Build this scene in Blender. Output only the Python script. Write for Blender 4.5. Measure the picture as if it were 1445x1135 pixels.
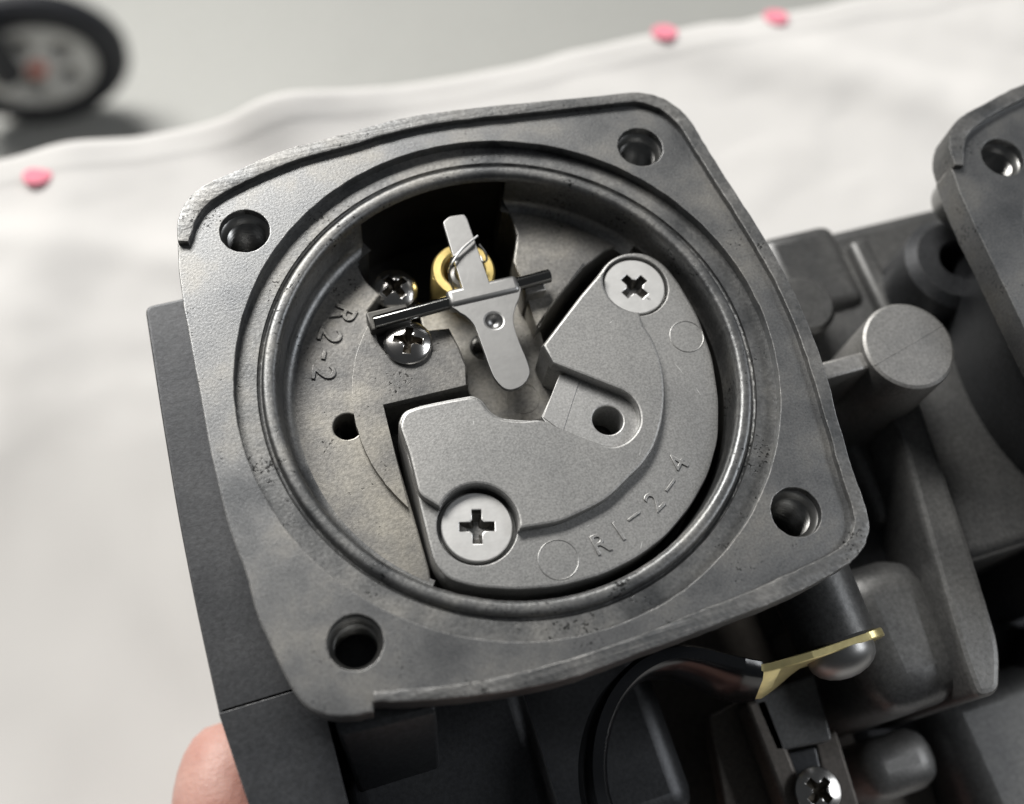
import bpy, bmesh, math, random
import numpy as np
from mathutils import Vector, Matrix, noise
from mathutils.geometry import tessellate_polygon

random.seed(7)
scene = bpy.context.scene
for o in list(bpy.data.objects):
    bpy.data.objects.remove(o)
COL = scene.collection

# ------------------------------------------------------------------ camera
# Lengths below are in millimetres in the carburettor's own frame (gasket face
# = z 0, x and y along its screw pattern); MM turns them into metres and LIFT
# puts the room floor at z = 0.
MM = 0.001
LIFT = 840.0
F = 1600.0
W0, H0 = 1445.0, 1135.0


def _rot(w):
    th = np.linalg.norm(w); k = w / th
    K = np.array([[0, -k[2], k[1]], [k[2], 0, -k[0]], [-k[1], k[0], 0]])
    return np.eye(3) + np.sin(th) * K + (1 - np.cos(th)) * K @ K


RC = _rot(np.array([-0.3874, -0.164, -0.2869])) @ np.diag([1, -1, -1.])
TC = np.array([0.165, -4.6869, 154.6902])
CC = -RC.T @ TC


def P(x, y, z=0.):
    """photo pixel -> millimetres on the level plane z"""
    d = RC.T @ np.array([(x - W0 / 2) / F, (y - H0 / 2) / F, 1.])
    t = (z - CC[2]) / d[2]
    p = CC + t * d
    return (float(p[0]), float(p[1]))


def PP(pts, z=0.):
    return [P(x, y, z) for x, y in pts]


cam = bpy.data.cameras.new('Camera')
camo = bpy.data.objects.new('Camera', cam)
COL.objects.link(camo)
cam.sensor_fit = 'HORIZONTAL'
cam.sensor_width = 7.0
cam.lens = 7.0 * F / W0
cam.clip_start = 0.005
cam.clip_end = 50
m3 = Matrix(((RC[0][0], RC[0][1], RC[0][2]), (-RC[1][0], -RC[1][1], -RC[1][2]),
             (-RC[2][0], -RC[2][1], -RC[2][2]))).transposed()
camo.matrix_world = Matrix.Translation(Vector((CC[0] * MM, CC[1] * MM, (CC[2] + LIFT) * MM))) @ m3.to_4x4()
cam.dof.use_dof = True
cam.dof.focus_distance = 0.157
cam.dof.aperture_fstop = cam.lens / 3.7
scene.camera = camo

# ------------------------------------------------------------------ light
world = bpy.data.worlds.new('World')
scene.world = world
world.use_nodes = True
bgn = world.node_tree.nodes['Background']
bgn.inputs[0].default_value = (0.92, 0.96, 1.0, 1)
bgn.inputs[1].default_value = 0.06


def area(name, loc, target, sx, sy, power, col):
    l = bpy.data.lights.new(name, 'AREA')
    l.shape = 'RECTANGLE'; l.size = sx; l.size_y = sy
    l.energy = power; l.color = col
    o = bpy.data.objects.new(name, l)
    COL.objects.link(o)
    o.location = loc
    o.rotation_euler = (Vector(target) - Vector(loc)).to_track_quat('-Z', 'Y').to_euler()
    return o


CZ = LIFT * MM
area('ceiling_lamp_main', (-0.45, 1.7, CZ + 1.55), (0, 0, CZ), 1.5, 0.6, 97, (1.0, 0.975, 0.935))
area('fill_lamp_side', (1.9, -0.3, CZ + 1.6), (0, 0, CZ), 1.0, 0.6, 20, (0.95, 0.97, 1.0))  # added fill from the right, not a known lamp of the room

vs = scene.view_settings
vs.view_transform = 'Standard'
vs.look = 'None'
vs.gamma = 1
vs.exposure = 0.0
scene.render.engine = 'CYCLES'

# ------------------------------------------------------------------ materials


def new_mat(name):
    m = bpy.data.materials.new(name)
    m.use_nodes = True
    nt = m.node_tree
    b = nt.nodes['Principled BSDF']
    return m, nt, b


def N(nt, typ, **kw):
    n = nt.nodes.new(typ)
    for k, v in kw.items():
        setattr(n, k, v)
    return n


def noise_tex(nt, co, scale, detail=4, rough=0.6):
    n = N(nt, 'ShaderNodeTexNoise')
    n.inputs['Scale'].default_value = scale
    n.inputs['Detail'].default_value = detail
    n.inputs['Roughness'].default_value = rough
    nt.links.new(co, n.inputs['Vector'])
    return n.outputs['Fac']


def ramp(nt, fac, stops):
    r = N(nt, 'ShaderNodeValToRGB')
    el = r.color_ramp.elements
    while len(el) < len(stops):
        el.new(0.5)
    for e, (p, c) in zip(el, stops):
        e.position = p
        e.color = (*c, 1) if len(c) == 3 else c
    nt.links.new(fac, r.inputs['Fac'])
    return r.outputs['Color']


def mul(nt, a, b, fac=1.0, mode='MULTIPLY'):
    m = N(nt, 'ShaderNodeMix', data_type='RGBA', blend_type=mode)
    m.inputs[0].default_value = fac
    nt.links.new(a, m.inputs[6])
    nt.links.new(b, m.inputs[7])
    return m.outputs[2]


def cast(name, cols, metal=0.8, rough=0.45, grain=2.2, bump=0.25, pits=0.0, stain=0.06, tool=0.0, dist=0.06, rvar=0.12, wear=0.0):
    """die-cast metal: stained colour, fine grain, pits, optional tool marks"""
    m, nt, b = new_mat(name)
    co = N(nt, 'ShaderNodeTexCoord').outputs['Object']
    n1 = noise_tex(nt, co, stain * 1000, 5, 0.62)
    k = len(cols)
    c = ramp(nt, n1, [(0.32 + 0.36 * i / max(1, k - 1), cc) for i, cc in enumerate(cols)])
    g = noise_tex(nt, co, grain * 1000, 3, 0.7)
    c = mul(nt, c, ramp(nt, g, [(0.3, (0.72,) * 3), (0.7, (1.22,) * 3)]))
    h = g
    if pits > 0:
        p = noise_tex(nt, co, 2300, 2, 0.5)
        p2 = noise_tex(nt, co, 160, 3, 0.6)
        a = N(nt, 'ShaderNodeMath', operation='MULTIPLY')
        nt.links.new(p, a.inputs[0]); nt.links.new(p2, a.inputs[1])
        pm = ramp(nt, a.outputs[0], [(0.40 - 0.05 * pits, (1,) * 3), (0.45 - 0.05 * pits, (0.18,) * 3)])
        c = mul(nt, c, pm)
        hh = N(nt, 'ShaderNodeMath', operation='MULTIPLY')
        nt.links.new(h, hh.inputs[0]); nt.links.new(pm, hh.inputs[1])
        h = hh.outputs[0]
    if tool > 0:
        w = N(nt, 'ShaderNodeTexWave', wave_type='BANDS', bands_direction='DIAGONAL')
        w.inputs['Scale'].default_value = 620
        w.inputs['Distortion'].default_value = 3.5
        w.inputs['Detail'].default_value = 3
        nt.links.new(co, w.inputs['Vector'])
        a = N(nt, 'ShaderNodeMath', operation='MULTIPLY_ADD')
        nt.links.new(w.outputs['Fac'], a.inputs[0]); a.inputs[1].default_value = tool
        nt.links.new(h, a.inputs[2])
        h = a.outputs[0]
    if wear > 0:
        bv = N(nt, 'ShaderNodeBevel'); bv.samples = 6
        bv.inputs['Radius'].default_value = 0.3 * MM
        ge = N(nt, 'ShaderNodeNewGeometry')
        dt = N(nt, 'ShaderNodeVectorMath', operation='DOT_PRODUCT')
        nt.links.new(bv.outputs[0], dt.inputs[0]); nt.links.new(ge.outputs['Normal'], dt.inputs[1])
        em = ramp(nt, dt.outputs['Value'], [(0.86, (1,) * 3), (0.985, (0,) * 3)])
        en = ramp(nt, noise_tex(nt, co, 900, 3, 0.7), [(0.42, (0,) * 3), (0.62, (1,) * 3)])
        em = mul(nt, em, en)
        mw = N(nt, 'ShaderNodeMix', data_type='RGBA')
        sep = N(nt, 'ShaderNodeMath', operation='MULTIPLY'); sep.inputs[1].default_value = wear
        nt.links.new(em, sep.inputs[0]); nt.links.new(sep.outputs[0], mw.inputs[0])
        nt.links.new(c, mw.inputs[6]); mw.inputs[7].default_value = (0.62, 0.61, 0.59, 1)
        c = mw.outputs[2]
    nt.links.new(c, b.inputs['Base Color'])
    b.inputs['Metallic'].default_value = metal
    rr = N(nt, 'ShaderNodeMapRange')
    nt.links.new(n1, rr.inputs[0])
    rr.inputs[1].default_value = 0.3; rr.inputs[2].default_value = 0.7
    rr.inputs[3].default_value = rough - rvar / 2; rr.inputs[4].default_value = rough + rvar / 2
    nt.links.new(rr.outputs[0], b.inputs['Roughness'])
    bp = N(nt, 'ShaderNodeBump')
    bp.inputs['Strength'].default_value = bump
    bp.inputs['Distance'].default_value = dist * MM
    nt.links.new(h, bp.inputs['Height'])
    nt.links.new(bp.outputs[0], b.inputs['Normal'])
    return m


def plain(name, col, metal=0.0, rough=0.5, var=0.15, scale=0.3, bump=0.0):
    m, nt, b = new_mat(name)
    co = N(nt, 'ShaderNodeTexCoord').outputs['Object']
    n1 = noise_tex(nt, co, scale * 1000, 4, 0.6)
    lo = tuple(c * (1 - var) for c in col); hi = tuple(min(1, c * (1 + var)) for c in col)
    nt.links.new(ramp(nt, n1, [(0.3, lo), (0.7, hi)]), b.inputs['Base Color'])
    b.inputs['Metallic'].default_value = metal
    b.inputs['Roughness'].default_value = rough
    if bump > 0:
        bp = N(nt, 'ShaderNodeBump')
        bp.inputs['Strength'].default_value = bump
        bp.inputs['Distance'].default_value = 0.1 * MM
        nt.links.new(noise_tex(nt, co, scale * 4000, 3), bp.inputs['Height'])
        nt.links.new(bp.outputs[0], b.inputs['Normal'])
    return m


M = {}
M['flange'] = cast('flange_metal', [(0.148, 0.153, 0.159), (0.182, 0.185, 0.187), (0.232, 0.227, 0.214)], 0.85, 0.42, 3.0, 0.45, 0.3, 0.085, 0.04, rvar=0.14, wear=0.8)
M['lip'] = cast('lip_metal', [(0.12, 0.124, 0.128), (0.20, 0.198, 0.192)], 0.85, 0.46, 1.6, 0.9, 0.4, 0.12, 0.18, wear=0.8)
M['bore'] = cast('bore_metal', [(0.12, 0.124, 0.128), (0.165, 0.167, 0.167), (0.22, 0.216, 0.205)], 0.85, 0.44, 2.0, 0.6, 0.6, 0.1, rvar=0.2)
M['floor_in'] = cast('chamber_floor_metal', [(0.15, 0.152, 0.154), (0.225, 0.22, 0.21), (0.32, 0.305, 0.27)], 0.85, 0.42, 2.0, 0.4, 0.15, 0.07)
M['cover'] = cast('cover_metal', [(0.29, 0.292, 0.29), (0.345, 0.343, 0.335)], 0.8, 0.45, 3.2, 0.32, 0.0, 0.05, rvar=0.05, wear=0.35)
M['body'] = cast('dark_cast_body', [(0.038, 0.0405, 0.045), (0.064, 0.066, 0.07)], 0.5, 0.42, 1.5, 0.35, 0.0, 0.05, wear=0.25)
M['body_brown'] = cast('dark_brown_metal', [(0.10, 0.09, 0.082), (0.15, 0.135, 0.12)], 0.5, 0.5, 1.5, 0.25, 0.0, 0.04)
M['body_lite'] = cast('grey_cast_body', [(0.095, 0.097, 0.10), (0.15, 0.15, 0.147)], 0.6, 0.42, 1.5, 0.3, 0.0, 0.06, wear=0.3)
M['post'] = cast('post_metal', [(0.22, 0.22, 0.217), (0.28, 0.275, 0.265)], 0.7, 0.5, 2.4, 0.4, 0.0, 0.08)
M['boss'] = plain('threaded_metal', (0.26, 0.26, 0.255), 0.95, 0.3, 0.2, 0.5)
M['pad'] = cast('machined_pad_metal', [(0.40, 0.402, 0.40), (0.46, 0.458, 0.45)], 0.8, 0.42, 3.2, 0.25, 0.0, 0.05, rvar=0.05, wear=0.4)
M['steel'] = plain('bright_steel', (0.34, 0.34, 0.337), 0.95, 0.42, 0.06, 0.4, 0.08)
M['zinc'] = plain('white_zinc', (0.68, 0.68, 0.67), 0.75, 0.42, 0.08, 0.5, 0.08)
M['chrome'] = plain('polished_steel', (0.50, 0.49, 0.475), 1.0, 0.2, 0.06, 0.5)
M['pin'] = plain('dark_polished_pin', (0.26, 0.26, 0.255), 1.0, 0.12, 0.06, 0.5)
M['brass'] = plain('brass', (0.90, 0.70, 0.27), 0.85, 0.36, 0.1, 0.5, 0.1)
M['strap'] = plain('yellow_passivated_strap', (0.83, 0.72, 0.36), 0.8, 0.35, 0.12, 0.4, 0.15)
M['rubber'] = plain('black_sleeve', (0.012, 0.013, 0.015), 0.0, 0.22, 0.2, 0.1, 0.1)
M['pit_shade'] = plain('shade_toned_casting', (0.09, 0.088, 0.083), 0.8, 0.5, 0.2, 0.2, 0.2)  # casting metal darkened to carry the shade of pits and gaps
M['tyre'] = plain('tyre_rubber', (0.022, 0.024, 0.03), 0.0, 0.6, 0.2, 0.01)
M['rim'] = plain('grey_rim', (0.82, 0.82, 0.80), 0.0, 0.45, 0.1, 0.01)
M['red'] = plain('red_cap', (0.55, 0.08, 0.04), 0.0, 0.5, 0.1, 0.05)
M['pink'] = plain('pink_thread', (0.72, 0.22, 0.29), 0.0, 0.8, 0.2, 0.3)
M['wood'] = plain('table_board', (0.32, 0.25, 0.18), 0.0, 0.5, 0.2, 0.02)

# skin
m, nt, b = new_mat('skin')
co = N(nt, 'ShaderNodeTexCoord').outputs['Object']
nt.links.new(ramp(nt, noise_tex(nt, co, 60, 4), [(0.35, (0.44, 0.22, 0.18)), (0.65, (0.56, 0.34, 0.29))]), b.inputs['Base Color'])
bp = N(nt, 'ShaderNodeBump'); bp.inputs['Strength'].default_value = 0.5; bp.inputs['Distance'].default_value = 0.0004
nt.links.new(noise_tex(nt, co, 900, 4), bp.inputs['Height']); nt.links.new(bp.outputs[0], b.inputs['Normal'])
b.inputs['Roughness'].default_value = 0.5
b.inputs['Subsurface Weight'].default_value = 0.15
b.inputs['Subsurface Radius'].default_value = (0.004, 0.002, 0.001)
b.inputs['Subsurface Scale'].default_value = 0.5
M['skin'] = m

# cloth
m, nt, b = new_mat('white_cotton')
co = N(nt, 'ShaderNodeTexCoord').outputs['Object']
nt.links.new(ramp(nt, noise_tex(nt, co, 9, 4), [(0.3, (0.58, 0.57, 0.555)), (0.7, (0.625, 0.615, 0.60))]), b.inputs['Base Color'])
b.inputs['Roughness'].default_value = 0.85
w1 = N(nt, 'ShaderNodeTexWave', bands_direction='X'); w1.inputs['Scale'].default_value = 500
w2 = N(nt, 'ShaderNodeTexWave', bands_direction='Y'); w2.inputs['Scale'].default_value = 500
nt.links.new(co, w1.inputs['Vector']); nt.links.new(co, w2.inputs['Vector'])
bp = N(nt, 'ShaderNodeBump'); bp.inputs['Strength'].default_value = 0.2; bp.inputs['Distance'].default_value = 0.0002
mx = N(nt, 'ShaderNodeMath', operation='ADD')
nt.links.new(w1.outputs['Fac'], mx.inputs[0]); nt.links.new(w2.outputs['Fac'], mx.inputs[1])
nt.links.new(mx.outputs[0], bp.inputs['Height']); nt.links.new(bp.outputs[0], b.inputs['Normal'])
M['cloth'] = m

# room floor
m, nt, b = new_mat('painted_concrete')
co = N(nt, 'ShaderNodeTexCoord').outputs['Object']
c = ramp(nt, noise_tex(nt, co, 2.2, 6, 0.6), [(0.3, (0.41, 0.415, 0.395)), (0.7, (0.46, 0.465, 0.44))])
c = mul(nt, c, ramp(nt, noise_tex(nt, co, 120, 3), [(0.3, (0.9,) * 3), (0.7, (1.06,) * 3)]))
nt.links.new(c, b.inputs['Base Color'])
b.inputs['Roughness'].default_value = 0.45
M['concrete'] = m

# ------------------------------------------------------------------ mesh helpers


def make(name, verts, faces, mat, parent=None, base=(0, 0, 0), angle=32, flat=True):
    """verts in mm in the carburettor frame -> one mesh object"""
    me = bpy.data.meshes.new(name)
    bx, by, bz = base
    if parent is None:
        me.from_pydata([((x - bx) * MM, (y - by) * MM, (z - bz) * MM) for x, y, z in verts], [], faces)
    else:
        rx, ry, rz = parent['_b'] if '_b' in parent else ROOTB[parent.name]
        me.from_pydata([((x - rx) * MM, (y - ry) * MM, (z - rz) * MM) for x, y, z in verts], [], faces)
    bm = bmesh.new(); bm.from_mesh(me)
    bmesh.ops.remove_doubles(bm, verts=bm.verts, dist=1e-7)
    bmesh.ops.recalc_face_normals(bm, faces=bm.faces)
    bm.to_mesh(me); bm.free()
    me.polygons.foreach_set('use_smooth', [True] * len(me.polygons))
    me.set_sharp_from_angle(angle=math.radians(angle))
    for pl in me.polygons:
        if abs(pl.normal.z) > 0.9995 and angle < 90 and flat:
            pl.use_smooth = False
    me.materials.append(M[mat])
    o = bpy.data.objects.new(name, me)
    COL.objects.link(o)
    if parent is None:
        o.location = (bx * MM, by * MM, (bz + LIFT) * MM)
        ROOTB[o.name] = base
    else:
        o.parent = parent
        ROOTB[o.name] = ROOTB[parent.name]
    return o


ROOTB = {}


def root(name, base, label, cat, group=None):
    o = bpy.data.objects.new(name, None)
    COL.objects.link(o)
    o.empty_display_size = 0.02
    o.location = (base[0] * MM, base[1] * MM, (base[2] + LIFT) * MM)
    ROOTB[o.name] = base
    tag(o, label, cat, group)
    return o


def tag(o, label=None, cat=None, group=None, kind=None):
    if label: o['label'] = label
    if cat: o['category'] = cat
    if group: o['group'] = group
    if kind: o['kind'] = kind
    return o


def area2(p):
    return 0.5 * sum(p[i - 1][0] * p[i][1] - p[i][0] * p[i - 1][1] for i in range(len(p)))


def orient(p, ccw=True):
    return list(p) if (area2(p) > 0) == ccw else list(reversed(p))


def smooth(pts, n=6, closed=True):
    """Catmull-Rom"""
    out = []
    L = len(pts)
    rng = range(L) if closed else range(L - 1)
    for i in rng:
        if closed:
            p0, p1, p2, p3 = pts[i - 1], pts[i], pts[(i + 1) % L], pts[(i + 2) % L]
        else:
            p0, p1, p2, p3 = pts[max(i - 1, 0)], pts[i], pts[i + 1], pts[min(i + 2, L - 1)]
        for k in range(n):
            t = k / n
            out.append(tuple(0.5 * (2 * b + (c - a) * t + (2 * a - 5 * b + 4 * c - d) * t * t + (3 * b - a - 3 * c + d) * t ** 3)
                             for a, b, c, d in zip(p0, p1, p2, p3)))
    if not closed:
        out.append(tuple(pts[-1]))
    return out


def rounded(pts, r, n=4):
    """round the corners of a polygon; r one number or one per corner"""
    out = []
    L = len(pts)
    for i in range(L):
        p = Vector(pts[i]); a = Vector(pts[i - 1]); c = Vector(pts[(i + 1) % L])
        rr = r[i] if isinstance(r, (list, tuple)) else r
        d1 = (a - p); d2 = (c - p)
        k = min(rr, d1.length * 0.45, d2.length * 0.45)
        if k < 0.03:
            out.append(tuple(p)); continue
        s = p + d1.normalized() * k; e = p + d2.normalized() * k
        for j in range(n + 1):
            t = j / n
            q = s * (1 - t) ** 2 + p * 2 * t * (1 - t) + e * t * t
            out.append(tuple(q))
    return out


def circle(c, r, n=48, a0=0.0):
    return [(c[0] + r * math.cos(a0 + 2 * math.pi * i / n), c[1] + r * math.sin(a0 + 2 * math.pi * i / n)) for i in range(n)]


def arc(c, r, a0, a1, n):
    return [(c[0] + r * math.cos(a0 + (a1 - a0) * i / n), c[1] + r * math.sin(a0 + (a1 - a0) * i / n)) for i in range(n + 1)]


def inset(p, d):
    """move the loop to its left by d (inwards for a ccw loop)"""
    out = []
    L = len(p)
    for i in range(L):
        a = Vector(p[i - 1]); b = Vector(p[i]); c = Vector(p[(i + 1) % L])
        e1 = (b - a); e2 = (c - b)
        if e1.length < 1e-9 or e2.length < 1e-9:
            e1 = e2 = (c - a)
        n1 = Vector((-e1.y, e1.x)).normalized(); n2 = Vector((-e2.y, e2.x)).normalized()
        m_ = n1 + n2
        if m_.length < 1e-6:
            m_ = n1
        m_.normalize()
        k = max(0.5, m_.dot(n1))
        out.append(tuple(b + m_ * (d / k)))
    return out


def slab(outline, z1, z0, holes=(), bev=0.2, hbev=None, bottom=True, zf=None, jit=0.0):
    """plate with rounded top edges; returns verts, faces.  zf(x,y) adds to the top."""
    hbev = bev if hbev is None else hbev
    V = []; Fc = []
    loops = [(orient(outline, True), bev)] + [(orient(h, False), hbev) for h in holes]
    tops = []; bots = []
    for lp, bv in loops:
        n = len(lp)
        rows = []
        prof = [(0.0, -bv), (0.12 * bv, -0.5 * bv), (0.42 * bv, -0.13 * bv), (bv, 0.0)] if bv > 0 else [(0, 0)]
        if jit:
            lp = [(x + jit * noise.noise((x * 1.7, y * 1.7, 3)), y + jit * noise.noise((x * 1.7, y * 1.7, 9))) for x, y in lp]
        rows.append([(x, y, z0) for x, y in lp])
        for off, dz in prof:
            q = inset(lp, off) if off else lp
            rows.append([(x, y, z1 + dz + (zf(x, y) if zf else 0)) for x, y in q])
        base = len(V)
        for r_ in rows:
            V.extend(r_)
        for k in range(len(rows) - 1):
            for i in range(n):
                j = (i + 1) % n
                Fc.append((base + k * n + i, base + k * n + j, base + (k + 1) * n + j, base + (k + 1) * n + i))
        tops.append(list(range(base + (len(rows) - 1) * n, base + len(rows) * n)))
        bots.append(list(range(base, base + n)))
    for idx in ([tops, bots] if bottom else [tops]):
        tri = tessellate_polygon([[Vector((V[i][0], V[i][1], 0)) for i in lp] for lp in idx])
        flat = [i for lp in idx for i in lp]
        Fc.extend(tuple(flat[k] for k in t) for t in tri)
    return V, Fc


def join(*parts):
    V = []; Fc = []
    for v, f in parts:
        b_ = len(V)
        V.extend(v)
        Fc.extend(tuple(i + b_ for i in q) for q in f)
    return V, Fc


def lathe(prof, c=(0, 0), n=128, closed_ends=(False, False), jit=None):
    V = []; Fc = []
    for k, (r, z) in enumerate(prof):
        for i in range(n):
            a = 2 * math.pi * i / n
            rr, zz = r, z
            if jit and jit[k]:
                s = jit[k]
                x0, y0 = r * math.cos(a), r * math.sin(a)
                rr += s * (noise.noise((x0 * 1.1, y0 * 1.1, z)) + 0.7 * noise.noise((x0 * 3.1, y0 * 3.1, z + 5)))
                zz += s * 0.7 * noise.noise((x0 * 2.3, y0 * 2.3, z + 11))
            V.append((c[0] + rr * math.cos(a), c[1] + rr * math.sin(a), zz))
    for k in range(len(prof) - 1):
        for i in range(n):
            j = (i + 1) % n
            Fc.append((k * n + i, k * n + j, (k + 1) * n + j, (k + 1) * n + i))
    if closed_ends[0]:
        Fc.append(tuple(range(n)))
    if closed_ends[1]:
        Fc.append(tuple(range((len(prof) - 1) * n, len(prof) * n)))
    return V, Fc


def xform(vf, mat):
    V, Fc = vf
    return [tuple(mat @ Vector(v)) for v in V], Fc


def rbox(x0, x1, y0, y1, z0, z1, r=1.0, seg=3, top4=None, bot4=None):
    bm = bmesh.new()
    b4 = bot4 or [(x0, y0, z0), (x1, y0, z0), (x1, y1, z0), (x0, y1, z0)]
    t4 = top4 or [(x0, y0, z1), (x1, y0, z1), (x1, y1, z1), (x0, y1, z1)]
    vs_ = [bm.verts.new(v) for v in b4 + t4]
    for f in ((3, 2, 1, 0), (4, 5, 6, 7), (0, 1, 5, 4), (1, 2, 6, 5), (2, 3, 7, 6), (3, 0, 4, 7)):
        bm.faces.new([vs_[i] for i in f])
    if r > 0:
        bmesh.ops.bevel(bm, geom=list(bm.edges), offset=r, segments=seg, profile=0.5, affect='EDGES', clamp_overlap=True)
    bm.verts.index_update()
    out = [tuple(v.co) for v in bm.verts], [tuple(v.index for v in f.verts) for f in bm.faces]
    bm.free()
    return out


def tube(path, r, n=10, caps=True):
    """round tube along a 3d path; r number or list"""
    V = []; Fc = []
    pts = [Vector(p) for p in path]
    L = len(pts)
    up = Vector((0, 0, 1))
    t0 = (pts[1] - pts[0]).normalized()
    if abs(t0.dot(up)) > 0.9:
        up = Vector((1, 0, 0))
    nrm = (up - t0 * up.dot(t0)).normalized()
    for k in range(L):
        t = (pts[min(k + 1, L - 1)] - pts[max(k - 1, 0)]).normalized()
        nrm = (nrm - t * nrm.dot(t)).normalized()
        bn = t.cross(nrm)
        rr = r[k] if isinstance(r, (list, tuple)) else r
        for i in range(n):
            a = 2 * math.pi * i / n
            V.append(tuple(pts[k] + nrm * (rr * math.cos(a)) + bn * (rr * math.sin(a))))
    for k in range(L - 1):
        for i in range(n):
            j = (i + 1) % n
            Fc.append((k * n + i, k * n + j, (k + 1) * n + j, (k + 1) * n + i))
    if caps:
        Fc.append(tuple(range(n))); Fc.append(tuple(range((L - 1) * n, L * n)))
    return V, Fc


def ribbon(path, widths, thick, bev=0.25):
    """upright strip following a path in plan; widths = (z0,z1) for each point"""
    pts = [Vector(p) for p in path]
    L = len(pts)
    V = []; Fc = []
    for k in range(L):
        t = (pts[min(k + 1, L - 1)] - pts[max(k - 1, 0)]).normalized()
        nn = Vector((-t.y, t.x))
        z0, z1 = widths[k]
        h = thick[k] / 2 if isinstance(thick, (list, tuple)) else thick / 2
        sec = [(-h, z0 + bev), (-h + bev * .7, z0), (h - bev * .7, z0), (h, z0 + bev), (h, z1 - bev), (h - bev * .7, z1), (-h + bev * .7, z1), (-h, z1 - bev)]
        for d, z in sec:
            q = pts[k] + nn * d
            V.append((q.x, q.y, z))
    for k in range(L - 1):
        for i in range(8):
            j = (i + 1) % 8
            Fc.append((k * 8 + i, k * 8 + j, (k + 1) * 8 + j, (k + 1) * 8 + i))
    Fc.append(tuple(range(8))); Fc.append(tuple(range((L - 1) * 8, L * 8)))
    return V, Fc


def screw_head(c, r, z, rot=0.0, dome=0.0, edge=0.5, arm=0.52, wid=0.2, depth=1.6, n=240):
    """cross-recessed screw head, top at z"""
    V = []; Fc = []

    def star(th, s=1.0):
        a = (th - rot) % (math.pi / 2)
        a = min(a, math.pi / 2 - a)
        L_ = arm * r * s; w_ = wid * r * s / 2 * 1.15
        r1 = L_ / max(math.cos(a), 1e-6)
        r2 = w_ / max(math.sin(a), 1e-6)
        rv = min(r1, r2)
        return max(rv, w_ * 1.75)

    def top(rad):
        return z - dome * (rad / r) ** 2
    rows = []
    ths = [2 * math.pi * i / n for i in range(n)]
    # shank / underside
    rows.append([(0.45 * r, z - dome - edge - 3.0) for _ in ths])
    rows.append([(0.45 * r, z - dome - edge) for _ in ths])
    rows.append([(r, z - dome - edge) for _ in ths])
    rows.append([(r, z - dome - 0.12) for _ in ths])
    rows.append([(r - 0.12, top(r - 0.12)) for _ in ths])
    for s in (0.8, 0.6, 0.4, 0.2, 0.06):
        rows.append([(lambda q: (q, top(q)))(star(t) + (r - 0.12 - star(t)) * s) for t in ths])
    rows.append([(star(t), top(star(t)) - 0.04) for t in ths])
    rows.append([(star(t, 0.95), z - dome * 0.25 - 0.5 * depth) for t in ths])
    rows.append([(star(t, 0.62), z - depth * 0.8) for t in ths])
    rows.append([(star(t, 0.3), z - depth) for t in ths])
    for row in rows:
        for t, (q, zz) in zip(ths, row):
            V.append((c[0] + q * math.cos(t), c[1] + q * math.sin(t), zz))
    for k in range(len(rows) - 1):
        for i in range(n):
            j = (i + 1) % n
            Fc.append((k * n + i, k * n + j, (k + 1) * n + j, (k + 1) * n + i))
    Fc.append(tuple(range((len(rows) - 1) * n, len(rows) * n)))
    Fc.append(tuple(range(n)))
    return V, Fc


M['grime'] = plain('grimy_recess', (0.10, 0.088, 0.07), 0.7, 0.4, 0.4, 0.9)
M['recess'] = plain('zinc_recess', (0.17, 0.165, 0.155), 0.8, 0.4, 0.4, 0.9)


def screw(name, parent, mat, rmat, c, r, z, **kw):
    """screw head whose driver recess keeps its own darker material"""
    o = make(name, *screw_head(c, r, z, **kw), mat, parent)
    me = o.data
    me.materials.append(M[rmat])
    bx, by, bz = ROOTB[parent.name]
    dome = kw.get('dome', 0); arm = kw.get('arm', .52) * r
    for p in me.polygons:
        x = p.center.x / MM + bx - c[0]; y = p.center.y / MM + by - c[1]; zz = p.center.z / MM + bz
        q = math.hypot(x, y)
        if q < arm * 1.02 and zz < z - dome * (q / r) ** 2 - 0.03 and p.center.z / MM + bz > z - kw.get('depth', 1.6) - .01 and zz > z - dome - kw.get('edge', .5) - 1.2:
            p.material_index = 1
    return o


FONT = bpy.data.fonts.load('<builtin>')


def letters(items, h, z, depth, thin=0.0):
    """items: (char,(x,y)) ; each letter stands with its top towards the bore axis"""
    parts = []
    for ch, (x, y), c0 in items:
        cu = bpy.data.curves.new('t', 'FONT')
        cu.font = FONT
        cu.body = ch; cu.size = h; cu.extrude = depth / 2; cu.resolution_u = 4
        cu.align_x = 'CENTER'; cu.align_y = 'CENTER'
        cu.offset = thin
        cu.bevel_depth = depth * 0.35; cu.bevel_resolution = 1
        ob = bpy.data.objects.new('t', cu)
        COL.objects.link(ob)
        dg = bpy.context.evaluated_depsgraph_get()
        me = bpy.data.meshes.new_from_object(ob.evaluated_get(dg))
        d = Vector((c0[0] - x, c0[1] - y))
        ang = math.atan2(d.y, d.x) - math.pi / 2
        mat = Matrix.Translation((x, y, z)) @ Matrix.Rotation(ang, 4, 'Z')
        parts.append(([tuple(mat @ v.co) for v in me.vertices], [tuple(p.vertices) for p in me.polygons]))
        bpy.data.objects.remove(ob); bpy.data.curves.remove(cu); bpy.data.meshes.remove(me)
    return join(*parts)


# ------------------------------------------------------------------ room floor
TABLE = -90.0
me = bpy.data.meshes.new('floor')
me.from_pydata([(-4, -4, 0), (4, -4, 0), (4, 4, 0), (-4, 4, 0)], [], [(0, 1, 2, 3)])
me.materials.append(M['concrete'])
fl = bpy.data.objects.new('floor', me); COL.objects.link(fl)
tag(fl, 'smooth grey painted floor beyond the table', None, None, 'structure')

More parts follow.
